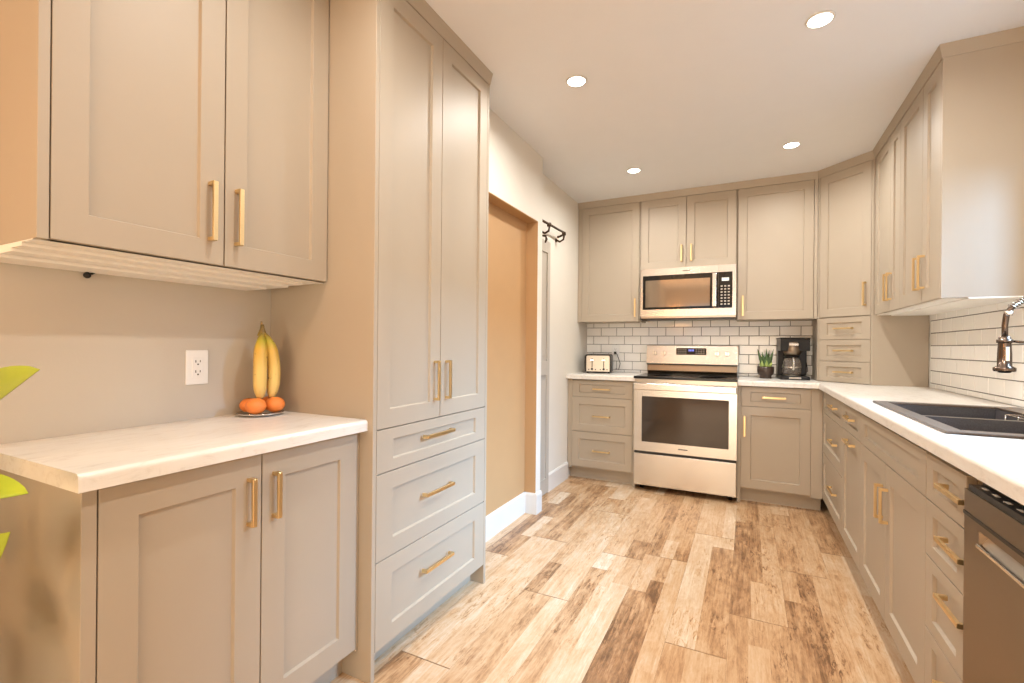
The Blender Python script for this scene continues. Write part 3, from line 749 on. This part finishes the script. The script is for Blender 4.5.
# wire caddy hooked inside the far bowl
c = MB()
q = [(.862, 2.39), (.897, 2.39), (.897, 2.25), (.862, 2.25)]
for z in (.915, .83):
    c.tube([(x, y, z) for x, y in q] + [(q[0][0], q[0][1], z)], .0022, 6)
for x, y in q: c.tube([(x, y, .83), (x, y, .915)], .0022, 6)
for i in range(1, 5):
    y = 2.25 + .028 * i; c.tube([(.862, y, .83), (.897, y, .83)], .0015, 6)
for y in (2.28, 2.36): c.tube([(.897, y, .915), (.899, y, .928), (.9075, y, .9262)], .002, 6)
tag(c.build('sink_caddy', chrome), 'chrome wire caddy hanging inside the far sink bowl', 'caddy')

# ------------------------------------------------------------------ faucet
t = thing('faucet', 'dark spring-neck kitchen faucet with a pull-down spray head over the sink', 'faucet', (.945, 2.205, zr))
bz = zr
def L3(p): return (p[0] - .945, p[1] - 2.205, p[2] - bz)
MB().lathe([(.030, .0003), (.030, .006), (.022, .012), (.020, .20), (.016, .21)], (0, 0, 0), 24).build('base', fauc, t)
MB().tube([(0, 0, .20), (0, 0, .36)], .011, 12).build('riser', fauc, t)
arc = [L3(p) for p in [(.945, 2.205, bz + .36), (.943, 2.205, 1.318), (.925, 2.205, 1.345), (.895, 2.205, 1.350), (.860, 2.205, 1.338), (.832, 2.205, 1.322), (.808, 2.204, 1.302), (.795, 2.203, 1.278), (.791, 2.203, 1.240), (.791, 2.203, 1.196)]]
MB().tube(arc, .0085, 12).build('hose', fauc, t)
sp = MB(); coil = []
seg = [Vector(p) for p in arc[1:7]]
N = 200
for i in range(N + 1):
    u = i / N * (len(seg) - 1); k = min(int(u), len(seg) - 2); f = u - k
    p = seg[k].lerp(seg[k + 1], f); tg = (seg[k + 1] - seg[k]).normalized(); n1 = Vector((0, 1, 0)); n2 = tg.cross(n1)
    a = 2 * PI * i / 10
    coil.append(p + (n1 * math.cos(a) + n2 * math.sin(a)) * .0115)
sp.tube(coil, .0022, 6); sp.build('spring', chrome, t)
MB().lathe([(.0115, 0), (.0115, .018)], L3((.7995, 2.203, 1.272)), 14).build('collar', chrome, t)
h = L3((.791, 2.203, 1.082))
sh = MB().lathe([(.028, 0), (.029, .004), (.029, .013), (.019, .019), (.0185, .06), (.0165, .10), (.0155, .118), (.009, .122)], h, 24).build('spray_head', fauc, t)
MB().box(h[0] - .006, h[0] + .006, h[1] - .022, h[1] - .014, h[2] + .035, h[2] + .085).build('spray_button', chrome, sh, .002)
MB().lathe([(.013, 0), (.017, .002), (.017, .006)], (h[0], h[1], h[2] - .005), 20).build('spray_face', blackp, sh)
MB().tube([L3((.945, 2.205, 1.160)), L3((.90, 2.204, 1.172)), L3((.84, 2.203, 1.182)), L3((.812, 2.203, 1.186))], .0042, 8).lathe([(.017, 0), (.021, 0), (.021, .012), (.017, .012)], L3((.791, 2.203, 1.180)), 20, caps=False).build('holder_arm', fauc, t)
MB().tube([(.02, 0, .09), (.045, -.02, .10), (.075, -.035, .13)], [.008, .007, .005], 10).build('lever', fauc, t)

# ------------------------------------------------------------------ ceiling lights
names = ['recessed ceiling light over the walkway, nearest the sink wall cabinets', 'recessed ceiling light beside the tall pantry cabinet', 'recessed ceiling light in front of the cabinet above the toaster', 'recessed ceiling light in front of the corner cabinet']
proto = None
for (x, y), lb in zip(DOWN, names):
    if proto is None:
        proto = thing('ceiling_light', lb, 'ceiling light', (x, y, CEIL))
        MB().lathe([(.050, -.0005), (.052, -.003), (.048, -.007), (.0435, -.007), (.0435, -.004)], (0, 0, 0), 32).build('trim_ring', trimw, proto)
        MB().lathe([(.043, -.0045), (.042, -.0065), (.0001, -.0085)], (0, 0, 0), 32).build('lens', lens, proto)
        o = proto
    else: o = copy_tree(proto)
    o.location = (x, y, CEIL); tag(o, lb, 'ceiling light', 'recessed ceiling lights')

# ------------------------------------------------------------------ outlets
def outlet(label, loc, rz):
    t = thing('outlet', label, 'outlet', loc, rz)
    pl = B(-.036, .036, -.006, 0, -.058, .058).build('cover_plate', outl, t, .003)
    B(-.0175, .0175, -.0085, -.005, -.034, .034).build('receptacle', outl, t, .001)
    s = MB()
    for zc in (-.018, .016):
        s.box(-.0085, -.006, -.0095, -.008, zc, zc + .008).box(.006, .0082, -.0095, -.008, zc + .001, zc + .008).lathe([(.0028, -.0095), (.0028, -.008)], (0, 0, zc - .006), 10, 'y')
    s.build('slots', slotm, t)
    return t
outlet('white duplex outlet on the grey wall above the short counter', (WL + .0002, .938, 1.073), PI / 2)
outlet('white outlet on the subway tile behind the toaster', (-1.125, WB - .0115, 1.115), 0)

# ------------------------------------------------------------------ toaster
t = thing('toaster', 'four-slice stainless toaster with black ends left of the range', 'toaster', (-1.232, 4.262, CZ + .0004), math.radians(11))
def rrect(x0, x1, z0, z1, r, n=5):
    pts = []
    for cx, cz, a0 in ((x1 - r, z1 - r, 0), (x0 + r, z1 - r, PI / 2)):
        for i in range(n + 1): a = a0 + PI / 2 * i / n; pts.append((cx + r * math.cos(a), cz + r * math.sin(a)))
    return pts + [(x0, z0), (x1, z0)]
MB().prism(rrect(-.120, .120, .012, .172, .022), 'y', -.112, .112).build('body', blackp, t, .003)
MB().prism(rrect(-.104, .104, .016, .160, .012), 'y', -.1175, -.112).build('front_plate', steelb, t, .0015)
tp = MB().box(-.105, .105, -.10, .10, .1715, .1735).build('top_plate', steeld, t, .001)
for y in (-.062, -.022, .022, .062): B(-.090, .090, y - .011, y + .011, .1728, .1742).build('slot', slotm, tp)
for x in (-.052, .052):
    MB().box(x - .004, x + .004, -.1185, -.117, .05, .135).build('lever_track', slotm, t)
    MB().box(x - .018, x + .018, -.138, -.1175, .112, .126).build('lever', chrome, t, .004)
    MB().lathe([(.011, -.1175), (.0105, -.128), (.009, -.130)], (x, 0, .038), 16, 'y').build('dial', blackp, t)
    for dx in (-.030, .030): MB().lathe([(.0055, -.1175), (.0055, -.121)], (x + dx, 0, .034), 12, 'y').build('button', blackp, t)
for x in (-.095, .095):
    for y in (-.09, .09): B(x - .01, x + .01, y - .01, y + .01, 0, .0125).build('foot', blackp, t)
ca, sa = math.cos(math.radians(-11)), math.sin(math.radians(-11))
def TL(x, y, z):
    dx, dy = x + 1.232, y - 4.262; return (dx * ca - dy * sa, dx * sa + dy * ca, z - CZ - .0004)
MB().tube([TL(-1.10, 4.36, .95), TL(-1.085, 4.41, .94), TL(-1.075, 4.425, 1.0), TL(-1.105, 4.425, 1.085), TL(-1.122, 4.43, 1.098)], .003, 8).build('power_cord', blackp, t)
MB().box(TL(-1.125, 4.43, 1.098)[0] - .012, TL(-1.125, 4.43, 1.098)[0] + .012, TL(-1.125, 4.43, 1.098)[1] - .014, TL(-1.125, 4.43, 1.098)[1] + .004, .171, .196).build('plug', blackp, t, .003)

# ------------------------------------------------------------------ coffee maker
t = thing('coffee_maker', 'black drip coffee maker with a glass carafe beside the corner cabinet', 'coffee maker', (.318, 4.29, CZ + .0004), math.radians(4))
hw = .098
MB().prism(rrect(-hw, hw, 0, .030, .012), 'y', -.125, .11).build('base', blackp, t, .003)
MB().box(-hw, hw, .015, .11, .030, .300).build('water_tank', blackp, t, .006)
MB().prism([(-.118, .222), (-.125, .312), (-.120, .318), (.112, .318), (.112, .222)], 'x', -hw, hw).build('head', blackp, t, .004)
MB().box(-hw - .006, hw + .004, -.128, .114, .316, .324).build('lid', blackp, t, .003)
MB().lathe([(.052, .190), (.064, .222), (.064, .290)], (-.012, -.066, 0), 28).build('filter_basket', steelk, t)
MB().box(-.045, .022, -.134, -.122, .262, .280).build('basket_handle', steel, t, .003)
MB().lathe([(.062, 0), (.062, .006), (.055, .008)], (-.012, -.045, .030), 28).build('warming_plate', steeld, t)
cf = MB().lathe([(.056, .0), (.064, .012), (.066, .06), (.060, .10), (.050, .125), (.050, .135)], (-.012, -.045, .0385), 28, caps=False).lathe([(.0001, .001), (.056, .0)], (-.012, -.045, .0385), 28, caps=False).build('carafe', carafe, t)
MB().lathe([(.0515, .128), (.053, .142), (.046, .150), (.0001, .152)], (-.012, -.045, .0385), 28).build('carafe_lid', blackp, cf)
MB().lathe([(.0668, .052), (.0674, .056), (.0668, .062)], (-.012, -.045, .0385), 28, caps=False).build('carafe_band', steel, cf)
hp = [(-.012, -.098, .165), (-.012, -.128, .168), (-.012, -.136, .140), (-.012, -.134, .085), (-.012, -.112, .066)]
MB().tube(hp, .0085, 10).build('carafe_handle', steel, cf)
MB().box(-.04, .04, -.1265, -.1245, .008, .022).build('switch_panel', steeld, t)
MB().tube([(hw + .001, .06, .05), (hw + .02, .09, .06), (hw + .022, .135, .10), (hw + .018, .140, .130)], .003, 8).build('power_cord', blackp, t)

# ------------------------------------------------------------------ succulent
t = thing('potted_succulent', 'small spiky green succulent in a dark brown pot beside the coffee maker', 'plant', (.132, 4.285, CZ + .0004))
pot = MB().lathe([(.042, 0), (.044, .006), (.040, .020), (.056, .034), (.060, .060), (.060, .094), (.054, .094), (.052, .080)], (0, 0, 0), 28, caps=True).build('pot', bpot, t)
MB().lathe([(.0525, .084), (.0001, .088)], (0, 0, 0), 24, caps=False).build('soil', soil, pot)
rnd = random.Random(4)
def spike(mb, base, tip, w0, bulge=.6):
    base, tip = Vector(base), Vector(tip); mid = base.lerp(tip, .45) + Vector(((base.x) * .25, base.y * .25, 0))
    pts = bez(base, mid, tip, 6); mb.tube(pts, [w0 * (.75 + .5 * s if s < .4 else .95 * (1 - s) / .6 + .04) for s in [i / 6 for i in range(7)]], 7)
outer, inner = MB(), MB()
for i in range(13):
    a = 2 * PI * i / 13 + rnd.uniform(-.2, .2); rr = rnd.uniform(.040, .070); hh = rnd.uniform(.17, .245)
    spike(outer, (.016 * math.cos(a), .016 * math.sin(a), .086), (rr * math.cos(a), rr * math.sin(a), hh), .014)
for i in range(9):
    a = 2 * PI * i / 9 + rnd.uniform(-.2, .2); rr = rnd.uniform(.020, .050); hh = rnd.uniform(.13, .18)
    spike(inner, (.024 * math.cos(a), .024 * math.sin(a), .086), (rr * 1.2 * math.cos(a), rr * 1.2 * math.sin(a), hh), .0145)
outer.build('leaves', succ, t); inner.build('young_leaves', succ2, t)

# ------------------------------------------------------------------ banana stand, bananas, mandarins
bx, by, bz = WL + .096, 1.105, .898
t = thing('banana_stand', 'wire banana hanger with a shallow dish on the short white counter', 'banana stand', (bx, by, bz + .0003))
dishp = MB().lathe([(.045, 0), (.060, .001), (.074, .006), (.078, .010), (.076, .0115), (.072, .008), (.058, .0035), (.0001, .003)], (0, 0, 0), 36).build('dish', steel, t)
MB().tube([(-.045, .032, .004), (-.047, .033, .15), (-.046, .032, .27), (-.036, .026, .318), (-.016, .012, .334), (.002, .0, .326), (.008, 0, .312)], .0035, 10).build('hook', gold, t)
bb = thing('banana_bunch', 'bunch of ripe bananas hanging from the wire hanger', 'bananas', (bx, by, bz + .0003))
crown = Vector((.006, .0, .300))
MB().tube([(.006, 0, .325), (.007, .0, .310), (.006, 0, .296), (.005, 0, .284)], [.006, .008, .013, .017], 10).build('stem', bananam, bb)
for (dx, dy, tx, ty, zt_, wdt) in ((.034, -.027, .024, -.019, .054, .0220), (.036, .022, .030, .018, .056, .0215), (-.012, .000, -.006, .000, .068, .018)):
    pts = bez((.006 + dx * .2, dy * .25, .292), (dx * 1.5, dy * 1.55, .19), (tx, ty, zt_), 14)
    rs = []
    for i in range(15):
        s = i / 14
        rs.append(.006 + (wdt - .006) * min(1, s / .25) ** .8 if s < .25 else (wdt if s < .78 else wdt * (1 - ((s - .78) / .22) ** 2 * .72)))
    MB().tube(pts, rs, 6).build('banana', bananam, bb)
mand = [((.036, -.043), .0335, 'mandarin at the front edge of the dish, nearest the outlet'), ((.046, .024), .033, 'mandarin in the middle of the dish, under the bananas'), ((-.012, .046), .032, 'mandarin on the pantry side of the dish'), ((-.030, -.024), .030, 'mandarin at the wall side of the dish, partly hidden')]
pm = None
for (dx, dy), r_, lb in mand:
    if pm is None:
        pm = MB().ball((0, 0, 0), 1, 1, .84, 28, 16).build('mandarin', orange)
        MB().lathe([(.16, .80), (.13, .845), (.0001, .86)], (0, 0, 0), 8).build('calyx', stemm, pm)
        o = pm
    else: o = copy_tree(pm)
    o.location = (bx + dx, by + dy, bz + .0105 + r_ * .84); o.scale = (r_, r_, r_); o.rotation_euler = (0, 0, dx * 40)
    tag(o, lb, 'mandarin', 'mandarins in the dish')

# ------------------------------------------------------------------ curtain rod bracket above the narrow door
t = thing('curtain_rod', 'dark bronze curtain rod with curled brackets above the narrow panelled door', 'curtain rod', (WD, 3.4, 2.07))
MB().tube([(.07, -.26, .0), (.07, .215, .012), (.068, .225, .008), (.03, .215, -.012), (.012, .200, -.020)], .009, 10).build('rod', bronze, t)
for y, dz in ((-.12, 0), (.195, 0)):
    k = MB().lathe([(.016, .0005), (.016, .006), (.006, .010)], (0, y, -.045), 14, 'x').tube([(.008, y, -.045), (.035, y, -.06), (.066, y, -.045), (.072, y, -.012), (.07, y, 0)], .008, 8).lathe([(.016, -.012), (.018, -.004), (.016, .014)], (.07, y, 0), 12)
    k.build('bracket', bronze, t)
MB().tube([(.0005, -.135, -.075), (.05, -.135, -.085), (.055, -.135, -.11), (.045, -.135, -.135)], [.006, .008, .010, .006], 8).lathe([(.018, .0005), (.016, .010)], (0, -.135, -.075), 12, 'x').build('hook', bronze, t)
MB().ball((.07, -.272, 0), .012, .014, .012, 14, 8).build('finial', bronze, t)

# ------------------------------------------------------------------ leafy plant by the end of the short counter
t = thing('potted_plant', 'tall leafy green houseplant beside the end of the short counter', 'plant', (-1.37, .13, 0))
MB().lathe([(.11, 0), (.12, .02), (.145, .30), (.15, .32), (.14, .32), (.135, .29)], (0, 0, 0), 32).build('pot', potm, t)
MB().lathe([(.136, .295), (.0001, .31)], (0, 0, 0), 24, caps=False).build('soil', soil, t)
def leafblade(mb, base, tip, width, up, fold=.18, droop=.04):
    base, tip, up = Vector(base), Vector(tip), Vector(up).normalized()
    ax = tip - base; Ln = ax.length; side = ax.cross(up).normalized(); nn = side.cross(ax).normalized()
    rows = 12; vs = []; fs = []
    for i in range(rows + 1):
        s = i / rows
        wv = width * (math.sin(PI * min(1, s ** .72)) ** .8 if 0 < s < 1 else 0.0) + .0006
        c0 = base + ax * s - nn * (droop * (s - .5) ** 2 * 4 * Ln * .3)
        for k in (-2, -1, 0, 1, 2):
            u = k / 2
            vs.append(c0 + side * (wv * .5 * u) + nn * (abs(u) * wv * fold))
    for i in range(rows):
        for k in range(4):
            a = i * 5 + k; fs.append((a, a + 1, a + 6, a + 5))
    top = [v + nn * .0006 for v in vs]
    nv = len(vs)
    mb.add(vs + top, fs + [tuple(nv + q for q in reversed(f)) for f in fs], True)
st = MB(); fo = MB()
def PL(p): return (p[0] + 1.37, p[1] - .13, p[2])
leaves = [((-1.24, .285, .975), (-.990, .322, 1.112), .125, (-.30, -1, .35)),
          ((-1.21, .26, .892), (-1.022, .322, .914), .078, (.0, -.55, 1)),
          ((-1.24, .30, .70), (-1.135, .335, .825), .085, (.5, -1, .2)),
          ((-1.30, .20, 1.10), (-1.18, .26, 1.25), .10, (.3, -1, .3)), ((-1.33, .12, .90), (-1.17, .10, .98), .11, (.1, -.6, 1)),
          ((-1.40, .10, 1.05), (-1.52, -.05, 1.16), .12, (0, -1, .5)), ((-1.44, .18, .90), (-1.58, .25, .80), .13, (0, -1, .4)),
          ((-1.36, .22, .62), (-1.22, .33, .56), .12, (.2, -1, .5)), ((-1.42, .10, .70), (-1.56, .06, .60), .14, (0, -1, .4)), ((-1.34, .02, .76), (-1.24, -.12, .80), .11, (.2, -.3, 1)),
          ((-1.43, .24, 1.00), (-1.52, .34, .94), .10, (0, -.8, 1)), ((-1.38, .22, .48), (-1.50, .33, .40), .14, (0, -1, .6)),
          ((-1.45, .10, .50), (-1.60, .14, .52), .14, (0, -1, .2)), ((-1.38, .16, .80), (-1.30, .24, .66), .12, (.1, -1, .2))]
for i, (b0, t0, wdt, up) in enumerate(leaves):
    a = i * 2.4
    st.tube(bez((.05 * math.cos(a), .05 * math.sin(a), .30), (.06 * math.cos(a), .06 * math.sin(a), (b0[2] + .25) * .6), PL(b0), 10), [.006 - .0003 * k for k in range(11)], 7)
    leafblade(fo, PL(b0), PL(t0), wdt, up)
st.build('stems', stemm, t); fo.build('foliage', leafm, t)
